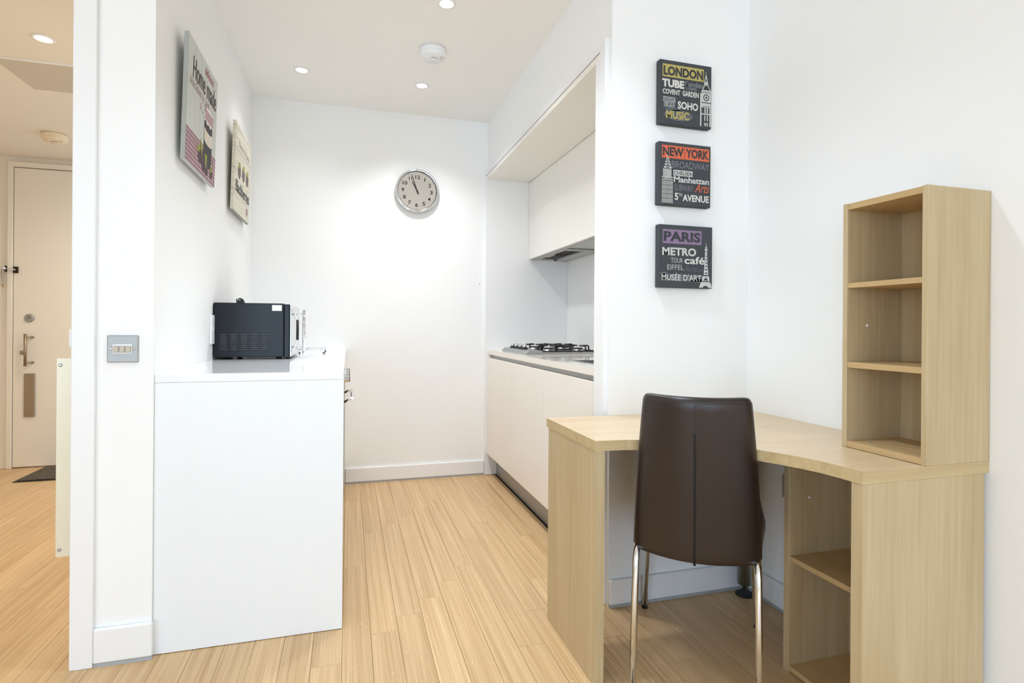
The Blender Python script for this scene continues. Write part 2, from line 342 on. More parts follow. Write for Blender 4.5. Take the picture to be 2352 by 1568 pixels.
B(-.861, -.8005, 2.1112, 2.121, .986, 1.043, r=.003).build('switch_plate', WPLAS, ws)
B(-.856, -.81, 2.1094, 2.1115, .992, 1.037, r=.001).build('rocker', WPLAS, ws)

# ------------------------------------------------------------------ ceiling lights and alarms
def downlight(x, y, z, r, label, lens, power, col, group, cone=124):
    t = thing('downlight', label, 'downlight', (x, y, z), group=group)
    MB().lathe([(r + .012, 0), (r + .011, -.0035), (r + .001, -.004), (r, 0)], (x, y, z - .0004), 'Z', 36).build('bezel', TRIM, t)
    MB().lathe([(r - .0005, -.0005), (r * .6, -.0012), (.0001, -.0015)], (x, y, z - .0008), 'Z', 32).build('lens', lens, t)
    d = bpy.data.lights.new('downlight_beam', 'SPOT'); d.energy = power; d.color = col; d.spot_size = math.radians(cone); d.spot_blend = 1.0; d.shadow_soft_size = r * 1.8
    o = bpy.data.objects.new('downlight_beam', d); C.objects.link(o); o.parent = t; o.location = (0, 0, -.012)
WARM = (.92, .945, .97)
downlight(-.266, 3.39, ZC, .030, 'lit recessed downlight nearest the kitchen left wall and back wall', LAMP, 11, WARM, 'kitchen downlights')
downlight(.419, 3.39, ZC, .030, 'lit recessed downlight between the smoke alarm and the clock wall', LAMP, 45, WARM, 'kitchen downlights')
downlight(.417, 2.495, ZC, .030, 'lit recessed downlight on the room side of the smoke alarm', LAMP, 45, WARM, 'kitchen downlights')
downlight(-1.258, 2.844, ZH, .030, 'lit recessed downlight in the hall ceiling before the hatch', LAMPW, 42, (1.0, .92, .76), 'hall downlights', 168)
downlight(-1.30, 4.15, ZH, .030, 'added unseen fill downlight in the hall ceiling behind the hatch', LAMPW, 42, (1.0, .92, .76), 'hall downlights', 168)  # second hall lamp, out of view, added to brighten the hall
COOL_FILL = (.68, .84, 1.0)  # unseen living room downlights added as overhead fill, like flash bounced off the ceiling
downlight(.417, 1.52, ZC, .030, 'added unseen fill downlight over the chair and desk', LAMP, 58, COOL_FILL, 'added living room downlights', 130)
downlight(-.266, 1.10, ZC, .030, 'added unseen fill downlight before the partition end', LAMP, 14, COOL_FILL, 'added living room downlights', 130)
for lx in (-2.1, -.55, .78):
    for ly in (-4.2, -1.9):
        downlight(lx, ly, ZC, .030, 'added unseen fill downlight in the living room ceiling, %s row at %s' % ('window' if ly < -3 else 'middle', {-2.1: 'the added side window', -.55: 'the room centre', .78: 'the right wall'}[lx]), LAMP, 52, COOL_FILL, 'added living room downlights', 130)
def alarm(x, y, z, r, label, m):
    t = thing('smoke_alarm', label, 'smoke alarm', (x, y, z), group='ceiling smoke alarms')
    MB().lathe([(r, 0), (r, -.020), (r - .001, -.021), (r - .001, -.022), (r, -.023), (r * .97, -.034), (r * .86, -.046), (r * .3, -.050), (.0001, -.050)], (x, y, z - .0004), 'Z', 48).build('housing', m, t)
    MB().lathe([(.018, 0), (.018, -.004), (.010, -.006), (.0001, -.006)], (x + .004, y - .006, z - .0505), 'Z', 20).build('sensor_cap', m, t)
    for i in range(6):
        a = -PI / 2 + (i - 2.5) * .32
        B(-.0016, .0016, -.001, .001, -.0035, 0).build('vent_slot', GREYP, t, local=True).location = (.004 + .0185 * math.cos(a), -.006 + .0185 * math.sin(a), -.0508)
    for dx, dy in ((.040, -.012), (.050, -.03), (.038, -.034)):
        B(-.006, .006, -.0012, .0012, -.0012, 0).build('indicator', GREYP, t, local=True).location = (dx * r / .07, dy * r / .07, -.0492)
alarm(.419, 2.935, ZC, .070, 'round white smoke alarm on the kitchen ceiling between two downlights', WPLAS)
alarm(-1.823, 4.27, ZH, .070, 'round cream smoke alarm on the hall ceiling before the entrance door', mat('aged_plastic', (236, 222, 196), .4))

# ------------------------------------------------------------------ light switch on the partition end
sw = thing('light_switch', 'square satin steel three-gang light switch on the partition end', 'switch', (-.6775, YWL, .983))
sx, sz = -.6775, .983
B(sx - .0425, sx + .0425, YWL - .006, YWL - .0004, sz - .0425, sz + .0425, r=.003).build('face_plate', STEELD, sw)
ins = B(sx - .0265, sx + .0265, YWL - .0085, YWL - .0062, sz - .0145, sz + .0145, r=.0018).build('insert', WPLAS, sw)
for i in (-1, 0, 1):
    B(sx + i * .0165 - .007, sx + i * .0165 + .007, YWL - .0115, YWL - .0087, sz - .011, sz + .0095, r=.001).build('rocker', BRASSY, sw)
for i in (-1, 1):
    MB().lathe([(.0042, 0), (.0042, -.0012), (.002, -.002)], (sx + i * .0305, YWL - .0062, sz), 'Y', 14).build('screw', CHROME, sw)

# ------------------------------------------------------------------ left kitchen run
XC, YC0 = -.0137, 2.0276
tag(B(XL + .0005, XC, YC0, YB - .0006, .8728, .900, r=.0012).build('worktop', [QUARTZL]), 'glossy white worktop under the microwave', 'worktop')
ep = tag(B(XL + .0005, XC, YC0, YC0 + .022, .002, .8722, r=.001).build('end_panel', PANELW), 'tall plain white end panel closing the counter beside partition', 'panel')
def base_unit(y0, y1, label, doors=1):
    t = thing('base_cabinet', label, 'cabinet', ((XL + XC) / 2, (y0 + y1) / 2, 0), group='white base cabinets under the left worktop')
    B(XL + .001, XC - .022, y0 + .0005, y1 - .0005, .12, .8722).build('carcass', CAB, t)
    B(XL + .03, XC - .09, y0 + .0005, y1 - .0005, .0, .1196).build('plinth', ALU, t)
    w_ = (y1 - y0) / doors
    for i in range(doors):
        B(XC - .0215, XC - .002, y0 + i * w_ + .0015, y0 + (i + 1) * w_ - .0015, .155, .845, r=.001).build('door', CAB, t)
base_unit(2.051, 2.60, 'white base cabinet between the end panel and the oven')
base_unit(3.205, YB - .001, 'white base cabinet between the oven and the back wall')
ov = thing('oven', 'built-in oven with control knobs and bar handle under white worktop', 'oven', ((XL + XC) / 2, 2.90, 0))
B(XL + .001, XC - .022, 2.601, 3.204, .12, .8722).build('oven_body', STEEL, ov)
B(XC - .0215, XC - .003, 2.603, 3.202, .765, .868, r=.002).build('control_panel', STEEL, ov)
B(XC - .0215, XC - .003, 2.603, 3.202, .16, .760, r=.002).build('oven_door', DARKV, ov)
B(XL + .03, XC - .09, 2.601, 3.204, .0, .1196).build('plinth', ALU, ov)
for i in range(4):
    y = 2.66 + i * .16; kn = MB().lathe([(.019, 0), (.019, .005), (.015, .007), (.014, .022), (.012, .024)], (XC - .003, y, .815), 'X', 20).build('control_knob', CHROME, ov)
    MB().box(XC + .0205, XC + .0235, y - .002, y + .002, .803, .827).build('pointer', RUBBER, kn)
hd = MB().tube([(XC + .034, 2.70, .722), (XC + .034, 3.10, .722)], .0065, 12)
for y in (2.71, 3.09): hd.tube([(XC - .003, y, .702), (XC + .034, y, .722)], .0055, 10)
hd.build('oven_handle', CHROME, ov)

# microwave
YM = 2.8145; MX0, MX1, MZ0, MZ1, MYF = -.5905, -.2915, .9105, 1.1620, 3.30
mw = thing('microwave', 'dark blue-black microwave with silver front standing on white worktop', 'microwave', ((MX0 + MX1) / 2, (YM + MYF) / 2, .9))
B(MX0, MX1, YM, MYF, MZ0, MZ1, r=.003).build('casing', NAVY, mw)
B(MX1 + .0005, -.2650, YM + .0015, MYF - .001, MZ0 - .004, MZ1 - .003, r=.004).build('front_frame', NAVY, mw)
B(-.2645, -.2600, YM + .004, MYF - .003, MZ0 + .002, MZ1 - .006, r=.001).build('door_front', SILVER, mw)
bh = MB().tube([(-.2085, YM + .085, .932), (-.2085, YM + .085, 1.135)], .0075, 14)
for z in (.953, 1.114): bh.tube([(-.2598, YM + .085, z), (-.2085, YM + .085, z)], .005, 12)
bh.build('bar_handle', CHROME, mw)
ch = MB().tube([(-.2598, YM + .02, 1.137), (-.253, YM + .02, 1.130), (-.2445, YM + .02, 1.116), (-.2325, YM + .02, 1.086), (-.2325, YM + .02, .990), (-.2445, YM + .02, .955), (-.253, YM + .02, .941), (-.2598, YM + .02, .934)], .004, 12).build('curved_handle', CHROME, mw)
MB().tube([(-.2325, YM + .02, 1.086), (-.2325, YM + .02, .990)], .0062, 14).build('handle_grip', RUBBER, ch)
for x in (-.555, -.315):
    for y in (YM + .035, MYF - .035): MB().lathe([(.014, 0), (.012, .010)], (x, y, .9003), 'Z', 14).build('foot', RUBBER, mw)
B(-.343, -.301, YM - .0008, YM - .0002, 1.127, 1.154).build('sticker', mat('torn_label', (236, 240, 236), .6, var=.04, vscale=90), mw)
MB().lathe([(.004, 0), (.003, -.002)], (-.357, YM - .0002, .921), 'Y', 10).build('screw', RUBBER, mw)
lv = MB()
for i in range(5):
    a0 = PI * i / 4; 
prof = [(-.0165, 0.0), (-.0150, .0028), (-.010, .0042), (.010, .0042), (.0150, .0028), (.0165, 0.0)]
lv.add([(p[0], 0, p[1]) for p in prof] + [(p[0] * .9, -.0035, p[1] * .8) for p in prof], [(0, 1, 2, 3, 4, 5)[::-1], (6, 7, 8, 9, 10, 11), *[(i, (i + 1) % 6, 6 + (i + 1) % 6, 6 + i) for i in range(6)]])
LOUV = mat('louvre_enamel', (58, 62, 72), .3)
l0 = lv.build('vent_louvre', LOUV, mw, local=True); l0.data.name = 'vent_louvre'
sl = B(-.0160, .0160, -.0008, 0, -.0048, 0).build('vent_slot', DARKV, l0, local=True)
base = Vector(mw.location)
for c in range(5):
    for r_ in range(8):
        o = l0 if (c, r_) == (0, 0) else l0.copy()
        if o is not l0:
            C.objects.link(o); q = sl.copy(); C.objects.link(q); q.parent = o
        o.location = Vector((-.548 + c * .0437, YM - .0002, 1.0135 - r_ * .0098)) - base
bc = thing('appliance_bracket', 'small black plastic bracket lying on top of the microwave', 'bracket', (-.49, 2.90, MZ1))
MB().prism([(-.507, 1.1625), (-.473, 1.1625), (-.476, 1.174), (-.482, 1.183), (-.492, 1.188), (-.499, 1.187), (-.4985, 1.182), (-.509, 1.184), (-.510, 1.174)], 2.885, 2.905, 'XZ').build('bracket_body', RUBBER, bc)
for x, z in ((-.5035, 1.177), (-.4935, 1.179)): MB().lathe([(.0024, 0), (.0024, -.0006)], (x, 2.8848, z), 'Y', 10).build('bolt', CHROME, bc)
# wall socket behind the microwave
so = thing('wall_socket', 'white wall socket on the kitchen left wall behind the microwave', 'socket', (XL, 2.72, 1.04))
B(XL + .0004, XL + .010, 2.758, 2.812, .972, 1.104, r=.003).build('face_plate', WPLAS, so)
B(XL + .0102, XL + .012, 2.775, 2.800, 1.03, 1.05, r=.0006).build('rocker', WPLAS, so)
# wire trivet
tv = thing('wire_trivet', 'chrome wire trivet with black feet on white worktop beyond microwave', 'trivet', (-.20, 3.45, .9))
q = MB()
for y in (3.33, 3.57): q.tube([(-.270, y, .9225), (-.125, y, .9225)], .0024, 8)
q.build('side_wire', CHROME, tv)
for i in range(6):
    x = -.262 + i * .0262
    MB().tube([(x, 3.315, .9262), (x, 3.585, .9262)], .0024, 8).build('cross_wire', CHROME, tv)
for x, y in ((-.262, 3.33), (-.133, 3.33), (-.262, 3.57), (-.133, 3.57)):
    o = MB().tube([(x, y, .9222), (x, y, .9065)], .0018, 8).build('leg', CHROME, tv); MB().lathe([(.005, 0), (.005, .006), (.003, .007)], (x, y, .9003), 'Z', 12).build('rubber_foot', RUBBER, o)

# ------------------------------------------------------------------ right kitchen niche
XN, YE, YJ = 1.5595, YB - .0305, 2.0275
XD = .9544
wt = tag(MB().box(XD, 1.060, YJ, YE, .8644, .8953).box(1.46, XN - .0005, YJ, YE, .8644, .8953).box(1.060, 1.46, 2.53, YE, .8644, .8953).box(1.060, 1.46, YJ, 2.12, .8644, .8953).build('worktop', QUARTZ), 'glossy cream worktop with inset hob and sink in the niche', 'worktop')
sk = thing('sink', 'inset stainless steel sink bowl in the cream worktop', 'sink', (1.26, 2.325, .8953))
MB().box(1.045, 1.475, 2.105, 2.125, .8955, .8975).box(1.045, 1.475, 2.525, 2.545, .8955, .8975).box(1.045, 1.065, 2.125, 2.525, .8955, .8975).box(1.455, 1.475, 2.125, 2.525, .8955, .8975).build('rim', STEEL, sk)
MB().box(1.0615, 1.4585, 2.1215, 2.5285, .740, .744).box(1.0615, 1.064, 2.1215, 2.5285, .744, .8954).box(1.456, 1.4585, 2.1215, 2.5285, .744, .8954).box(1.064, 1.456, 2.1215, 2.124, .744, .8954).box(1.064, 1.456, 2.526, 2.5285, .744, .8954).build('bowl', STEEL, sk)
MB().lathe([(.038, 0), (.038, .003), (.03, .004)], (1.26, 2.325, .7442), 'Z', 24).build('drain', CHROME, sk)
ys = [YE - .001, 3.2592, 2.6680, 2.0672]
lab = ['cream handleless base cabinet at the back wall under the hob', 'cream handleless base cabinet between hob and sink', 'cream handleless base cabinet under the sink beside the jamb']
for i in range(3):
    a, b_ = ys[i + 1], ys[i]
    t = thing('base_cabinet', lab[i], 'cabinet', (1.26, (a + b_) / 2, 0), group='handleless base cabinets in the niche')
    c_ = MB(); c_.box(XD + .0205, XN - .001, a + .001, b_ - .001, .154, .172)
    c_.box(XD + .0345, XN - .001, a + .001, a + .019, .172, .8640 if i != 2 else .735); c_.box(XD + .0345, XN - .001, b_ - .019, b_ - .001, .172, .8640 if i != 2 else .735); c_.box(XN - .02, XN - .001, a + .019, b_ - .019, .172, .735)
    if i == 0: c_.box(XD + .002, XD + .0345, b_ - .0355, b_ - .001, .8400, .8640)
    c_.build('carcass', CABR, t)
    B(XD, XD + .0200, a + .002, b_ - .002, .154, .8395, r=.001).build('door', CABR, t)
    B(XD + .0212, XD + .034, a + .0002, b_ - (.0002 if i else .036), .80, .8640).build('grip_channel', ALU, t)
tag(B(1.0255, 1.040, YJ, YE, .0, .1535).build('plinth', ALU), 'grey aluminium plinth board under the niche base cabinets', 'plinth')
tag(B(XD, XD + .02, YJ + .0002, 2.0650, .154, .8395).build('filler_panel', CABR), 'narrow cream filler strip beside the niche jamb', 'panel')
# splash end: hob
hb = thing('gas_hob', 'stainless steel gas hob with black pan supports in the niche', 'hob', (1.26, 3.40, .8953))
HX0, HX1, HY0, HY1 = 1.012, 1.50, 3.130, 3.672
tr = MB(); z0, z1, z2 = .8956, .9035, .9175
sec = [(HX0, z0), (HX0 + .004, z1), (HX0 + .022, z2), (HX0 + .095, z2 + .002), (HX0 + .108, z1 + .003), (HX1, z1 + .003), (HX1, z0)]
tr.add([(x, HY0, z) for x, z in sec] + [(x, HY0 + .012, z) for x, z in sec] + [(x, HY1, z) for x, z in sec], [(0, 1, 2, 3, 4, 5, 6), tuple(range(14, 21))[::-1]] + [(k * 7 + i, k * 7 + (i + 1) % 7, (k + 1) * 7 + (i + 1) % 7, (k + 1) * 7 + i) for k in range(2) for i in range(7)])
tr.build('tray', STEEL, hb)
for i in range(4):
    y = 3.335 + i * .085
    kb = MB().lathe([(.020, 0), (.020, .006), (.016, .009)], (HX0 + .055, y, z2 + .0015), 'Z', 20).build('knob_base', RUBBER, hb)
    MB().lathe([(.015, 0), (.013, .018), (.011, .021)], (HX0 + .055, y, z2 + .0107), 'Z', 18).build('control_knob', CHROME, hb)
ZB = z1 + .0034
for bx in (1.205, 1.405):
    for by, rr in ((3.265, .034), (3.535, .046)):
        o = MB().lathe([(rr + .012, 0), (rr + .012, .004), (rr, .005), (rr, .014), (rr - .004, .015)], (bx, by, ZB), 'Z', 28).build('burner', STEEL, hb)
        MB().lathe([(rr - .006, .0152), (rr - .006, .021), (rr - .012, .023)], (bx, by, ZB), 'Z', 28).build('burner_cap', BLACK, o)
for y0, y1 in ((3.142, 3.398), (3.402, 3.66)):
    g = MB(); x0, x1 = 1.128, 1.486; zt = .9430
    for (a, b_, c, d) in ((x0, x1, y0, y0 + .009), (x0, x1, y1 - .009, y1), (x0, x0 + .009, y0 + .009, y1 - .009), (x1 - .009, x1, y0 + .009, y1 - .009)): g.box(a, b_, c, d, ZB + .002, ZB + .009)
    ym = (y0 + y1) / 2
    def finger(p, q_):     # a raised bar with a foot standing on the frame
        (px, py), (qx, qy) = p, q_
        g.tube([(px, py, ZB + .006), (px + (qx - px) * .12, py + (qy - py) * .12, zt - .002), (px + (qx - px) * .22, py + (qy - py) * .22, zt), (qx, qy, zt)], .0048, 6)
    for bx in (1.205, 1.405):
        for s in (-1, 1): finger((bx, ym + s * ((y1 - y0) / 2 - .005)), (bx, ym + s * .022))
    for (px, qx) in ((x0 + .005, 1.205 - .022), (x1 - .005, 1.405 + .022)): finger((px, ym), (qx, ym))
    g.tube([(1.205 + .022, ym, zt), (1.405 - .022, ym, zt)], .0048, 6); finger((1.305, y0 + .005), (1.305, ym)); finger((1.305, y1 - .005), (1.305, ym))
    g.build('pan_support', BLACK, hb)
# upper cabinets and extractor
XU = 1.2558
uy = [YE - .001, 3.2614, 2.6614, YJ + .001]; ulab = ['white handleless wall cabinet above the hob at the back', 'white handleless wall cabinet in the middle of the niche', 'white handleless wall cabinet beside the niche jamb']
for i in range(3):
    a, b_ = uy[i + 1], uy[i]
    t = thing('wall_cabinet', ulab[i], 'cabinet', ((XU + XN) / 2, (a + b_) / 2, 1.57), group='wall cabinets in the niche')
    B(XU + .019, XN - .001, a + .0008, b_ - .0008, 1.585, 2.1070).build('carcass', CAB, t)
    B(XU, XU + .0185, a + .0008, b_ - .0008, 1.5495, 2.1045, r=.0008).build('door', CAB, t)
ex = thing('extractor_hood', 'built-in extractor hood with open grease filter under wall cabinets', 'extractor hood', (1.4, 3.55, 1.5465))
a, b_ = 3.263, YE - .002
HD = mat('hood_grey', (182, 180, 174), .4, .3)
MB().box(XU + .0195, 1.325, a, b_, 1.5465, 1.5495).box(1.325, XN - .002, a, a + .035, 1.5465, 1.5495).box(1.325, XN - .002, b_ - .075, b_, 1.5465, 1.5495).box(1.435, XN - .002, a + .035, b_ - .075, 1.5465, 1.5495).build('base_plate', HD, ex)
B(1.325, 1.435, a + .035, b_ - .075, 1.578, 1.5845).build('filter_cavity', DARKV, ex)
MB().box(1.327, 1.345, 3.55, 3.70, 1.560, 1.574).box(1.352, 1.372, 3.60, 3.73, 1.556, 1.573).build('wiring_clips', mat('pale_clip', (196, 184, 150), .5), ex)
MB().tube([(1.440, a + .03, 1.5445), (1.440, b_ - .08, 1.5445)], .003, 8).build('slide_rail', ALU, ex)
MB().box(1.425, 1.446, b_ - .088, b_ - .070, 1.5385, 1.5462, r=.002).build('latch', RUBBER, ex)
MB().box(1.287, 1.300, 3.79, 3.80, 1.5455, 1.5464).build('screw', BRONZE, ex)
lp = thing('light_pelmet', 'pale grey glass light panel under the wall cabinets beside hood', 'light panel', (1.4, 2.65, 1.5465))
MB().box(XU + .0195, 1.300, YJ + .002, 3.260, 1.5465, 1.5495).box(1.300, XN - .002, 3.225, 3.260, 1.5440, 1.5495).box(1.520, XN - .002, YJ + .002, 3.225, 1.5465, 1.5495).build('frame', HD, lp)
B(1.3005, 1.5195, YJ + .002, 3.2245, 1.552, 1.556).build('diffuser', mat('frosted_glass', (178, 182, 172), .25), lp)

# ------------------------------------------------------------------ clock
ck = thing('wall_clock', 'round chrome rimmed wall clock with white dial on back wall', 'clock', (.4495, YB, 1.990), rot=(0, 0, 0), local=True)
R_ = .150
MB().lathe([(R_ - .012, -.0005), (R_ - .002, -.003), (R_, -.014), (R_ - .002, -.030), (R_ - .008, -.0365), (R_ - .014, -.036), (R_ - .0175, -.030), (R_ - .019, -.018)], (0, 0, 0), 'Y', 72).build('rim', CHROME, ck)
MB().lathe([(R_ - .0185, -.006), (R_ - .0185, -.0175)], (0, 0, 0), 'Y', 72, False).build('dial', mat('dial_white', (252, 251, 248), .5), ck)
TY = -.0180; INK = mat('dial_ink', (34, 34, 36), .5); ROT = -.035; RD = R_ - .0185
for n in range(12):
    a = PI / 2 - n * PI / 6 + ROT; s_ = str(n if n else 12); rad = .098
    cx, cz = rad * math.cos(a), rad * math.sin(a) * .98; hw = .0095 if len(s_) == 1 else (.0165 if s_ != '11' else .0105)
    if s_ == '1': hw = .0030
    if s_ == '10': hw = .0155
    lettering(ck, s_, cx - hw, cx + hw, cz - .0125, cz + .0125, TY, INK, .018, 0, ROT, 'numeral')
    mk = B(RD - .010, RD - .002, TY - .0002, TY, -.0012, .0012).build('hour_mark', INK, ck); mk.rotation_euler = (0, -a, 0)
tk = MB()
for n in range(60):
    if n % 5 == 0: continue
    a = n * PI / 30 + ROT; r0, r1 = RD - .009, RD - .003; d = Vector((math.cos(a), 0, math.sin(a))); p = Vector((-math.sin(a), 0, math.cos(a))) * .0004
    tk.add([d * r0 - p + Vector((0, TY, 0)), d * r1 - p + Vector((0, TY, 0)), d * r1 + p + Vector((0, TY, 0)), d * r0 + p + Vector((0, TY, 0))], [(0, 1, 2, 3)])
o = tk.build('minute_track', mat('dial_grey', (150, 150, 150), .5), ck)
HANDM = mat('clock_hand', (40, 42, 48), .35)
def hand(name, ang, ln, w0, w1, y):
    o = MB().prism([(-w0, -.022), (w0, -.022), (w1, ln), (-w1, ln)], y - .0012, y, 'XZ').build(name, HANDM, ck); o.rotation_euler = (0, ang, 0); return o
hand('hour_hand', math.radians(-27.5), .073, .0036, .0028, -.0210); hand('minute_hand', math.radians(-18.2), .118, .0030, .0012, -.0228)
MB().lathe([(.0065, 0), (.0065, -.004), (.004, -.005)], (0, -.0225, 0), 'Y', 20).build('hub', HANDM, ck)
MB().lathe([(RD + .0005, -.0290), (RD * .5, -.0298), (.0001, -.0301)], (0, 0, 0), 'Y', 72, True, False).build('glass', GLASS, ck)
nl = tag(MB().tube([(.8979, YB - .0003, 1.3610), (.8985, YB - .010, 1.3625)], .0018, 8).build('wall_nail', BRONZE), 'tiny dark nail left in the back wall below the clock', 'nail')

# ------------------------------------------------------------------ canvas prints
def canvas(label, loc, rotz, tilt, w_, h_, t_, face, edge, group):
    c = thing('canvas_print', label, 'canvas print', loc, (tilt, 0, rotz), group, local=True)
    B(0, w_, -t_, 0, 0, h_, r=.0022).build('stretched_canvas', face, c); return c
G3 = 'city canvases on the pillar wall'; CH_ = mat('charcoal_canvas', (64, 67, 71), .8, bump=.25, bscale=900, var=.10, vscale=12)
def ink(n, c): return mat(n, c, .8)
WHT, LG, MG, DK = ink('print_white', (214, 212, 206)), ink('print_light', (196, 196, 192)), ink('print_grey', (128, 130, 134)), ink('print_charcoal', (56, 58, 62))
SMR = ink('print_smear', (96, 99, 104))
class Art:
    def __init__(s, c, w_, h_, t_): s.c, s.w, s.h, s.y = c, w_, h_, -t_ - .0004
    def rect(s, name, x0, x1, z0, z1, m, lift=0.):
        return B(x0 * s.w, x1 * s.w, s.y - .0004 - lift, s.y + .0003 - lift, z0 * s.h, z1 * s.h).build(name, m, s.c)
    def poly(s, name, polys, m, lift=0.):
        mb = MB()
        for p in polys: mb.prism([(x * s.w, z * s.h) for x, z in p], s.y - .0004 - lift, s.y + .0003 - lift, 'XZ')
        return mb.build(name, m, s.c)
    def txt(s, body, x0, x1, z0, z1, m, bold=.02, shear=0., lift=.0003, rot=0.):
        return lettering(s.c, body, x0 * s.w, x1 * s.w, z0 * s.h, z1 * s.h, s.y - .0005 - lift, m, bold, shear, rot)
def rct(x0, x1, z0, z1): return [(x0, z0), (x1, z0), (x1, z1), (x0, z1)]
def ell(cx, cz, rx, rz, n=20): return [(cx + rx * math.cos(2 * PI * i / n), cz + rz * math.sin(2 * PI * i / n)) for i in range(n)]
T_ = .026
OL, ORG_, PUR = ink('print_olive', (182, 168, 98)), ink('print_orange', (214, 104, 70)), ink('print_purple', (138, 116, 146))
c = canvas('dark square canvas reading LONDON with a clock tower, topmost of three', (1.1421, YP - .004, 1.8485), 0, 0, .2315, .2465, T_, CH_, CH_, G3); A = Art(c, .2315, .2465, T_)
A.rect('banner', .05, .845, .735, .935, OL); A.txt('LONDON', .065, .83, .757, .905, DK, .045)
A.txt('TUBE', .04, .46, .575, .70, WHT, .05); A.txt('Camden', .47, .82, .625, .71, MG, .02); A.txt('Town', .48, .70, .565, .64, MG, .02)
A.txt('COVENT', .05, .385, .465, .545, WHT, .03); A.txt('GARDEN', .43, .745, .465, .55, WHT, .03)
A.rect('banner', .06, .295, .345, .425, ink('print_mid', (158, 160, 160))); A.txt('NIGHT', .07, .285, .357, .412, DK, .005); A.rect('banner', .08, .28, .265, .338, ink('print_mid', (158, 160, 160))); A.txt('LIFE', .09, .27, .277, .327, DK, .005)
A.txt('SOHO', .34, .735, .255, .375, WHT, .035)
A.poly('brush_smear', [ell(.36, .15, .28, .085), ell(.26, .235, .17, .022)], SMR); A.txt('MUSIC', .12, .565, .085, .215, OL, .03)
A.poly('tower_print', [rct(.775, .80, .03, .55), rct(.80, .985, .33, .40), rct(.80, .985, .415, .56), rct(.80, .99, .565, .60), [(.815, .60), (.985, .60), (.93, .695), (.85, .695)], rct(.85, .93, .70, .735), [(.855, .74), (.925, .74), (.892, .86), (.886, .86)], rct(.886, .891, .86, .905), rct(.96, .985, .03, .33), rct(.80, .96, .215, .235), rct(.86, .885, .24, .325), rct(.905, .93, .24, .325), rct(.86, .88, .12, .205), rct(.91, .93, .12, .205), rct(.86, .875, .035, .09), rct(.885, .90, .035, .09), rct(.915, .93, .035, .09)], LG, .0003)
A.poly('tower_detail', [ell(.893, .49, .058, .054), [(.835, .61), (.965, .61), (.918, .682), (.862, .682)], [(.872, .75), (.908, .75), (.890, .80)], rct(.82, .97, .575, .582), rct(.82, .97, .345, .352)], DK, .0006)
A.poly('tower_dial', [ell(.893, .49, .042, .039)], LG, .0009); A.poly('tower_dial_hand', [ell(.893, .49, .016, .016), rct(.888, .898, .47, .515)], DK, .0012)
c = canvas('dark square canvas reading NEW YORK with a stepped skyscraper, middle of three', (1.1392, YP - .004, 1.5360), 0, 0, .2330, .2430, T_, CH_, CH_, G3); A = Art(c, .2330, .2430, T_)
A.rect('banner', .06, .485, .745, .945, ORG_); A.rect('banner', .495, .965, .745, .945, ORG_); A.txt('NEW', .075, .47, .775, .92, DK, .04); A.txt('YORK', .51, .955, .775, .92, DK, .04)
A.txt('BROADWAY', .245, .965, .595, .705, MG, .0); A.rect('banner', .28, .645, .475, .565, LG); A.txt('CHELSEA', .29, .635, .49, .55, DK, .015)
A.txt('Manhattan', .285, .965, .37, .465, LG, .03); A.txt('SUBWAY', .295, .655, .235, .335, MG, -.005); A.txt('Arts', .69, .97, .235, .375, ORG_, .0, .35)
A.txt('5', .305, .37, .085, .20, WHT, .03); A.txt('TH', .375, .445, .15, .20, WHT, .01); A.txt('AVENUE', .455, .965, .075, .185, WHT, .03)
fl_ = [rct(.065 + i * .0212, .075 + i * .0212, .03, .44 - abs(i - 4.5) * .006) for i in range(10)]
A.poly('tower_print', fl_ + [rct(.085 + i * .023, .100 + i * .023, .45, .57) for i in range(7)] + [rct(.06, .275, .432, .447)] + [[(.095 + k * .014, .58 + k * .045), (.245 - k * .014, .58 + k * .045), (.235 - k * .016, .610 + k * .045), (.105 + k * .016, .610 + k * .045)] for k in range(4)] + [[(.150, .765), (.190, .765), (.171, .90), (.168, .90)]], LG, .0003)
A.poly('tower_detail', [[(.12 + k * .012, .585 + k * .045), (.22 - k * .012, .585 + k * .045), (.17, .603 + k * .045)] for k in range(4)] + [rct(.06, .275, z, z + .006) for z in (.10, .17, .24, .31, .38)], DK, .0006)
c = canvas('dark square canvas reading PARIS with an iron tower, lowest of three', (1.1425, YP - .004, 1.2170), 0, 0, .2400, .2430, T_, CH_, CH_, G3); A = Art(c, .2400, .2430, T_)
A.rect('banner', .07, .79, .70, .925, PUR); A.txt('PARIS', .085, .77, .735, .895, DK, .04)
A.txt('METRO', .06, .69, .51, .64, LG, .035); A.txt('TOUR', .22, .44, .395, .475, LG, -.005); A.txt('caf\u00e9', .47, .85, .385, .505, WHT, .018)
A.txt('EIFFEL', .155, .455, .285, .365, LG, -.005); A.txt('Amour', .47, .86, .265, .36, ink('print_mauve', (104, 96, 112)), -.005, .3)
A.poly('brush_smear', [rct(.05, .80, .105, .215), ell(.10, .22, .08, .028), ell(.72, .12, .12, .035)], SMR); A.txt("MUS\u00c9E D'ART", .055, .79, .115, .235, WHT, .005)
A.poly('tower_print', [[(.750, .012), (.815, .012), (.835, .035), (.870, .045), (.905, .035), (.930, .012), (.995, .012), (.975, .07), (.955, .105), (.790, .105), (.770, .07)], [(.80, .12), (.95, .12), (.935, .20), (.815, .20)], [(.835, .22), (.925, .22), (.905, .40), (.895, .60), (.862, .60), (.850, .40)], rct(.855, .905, .61, .645), rct(.866, .892, .65, .68), rct(.876, .882, .68, .735)], LG, .0003)
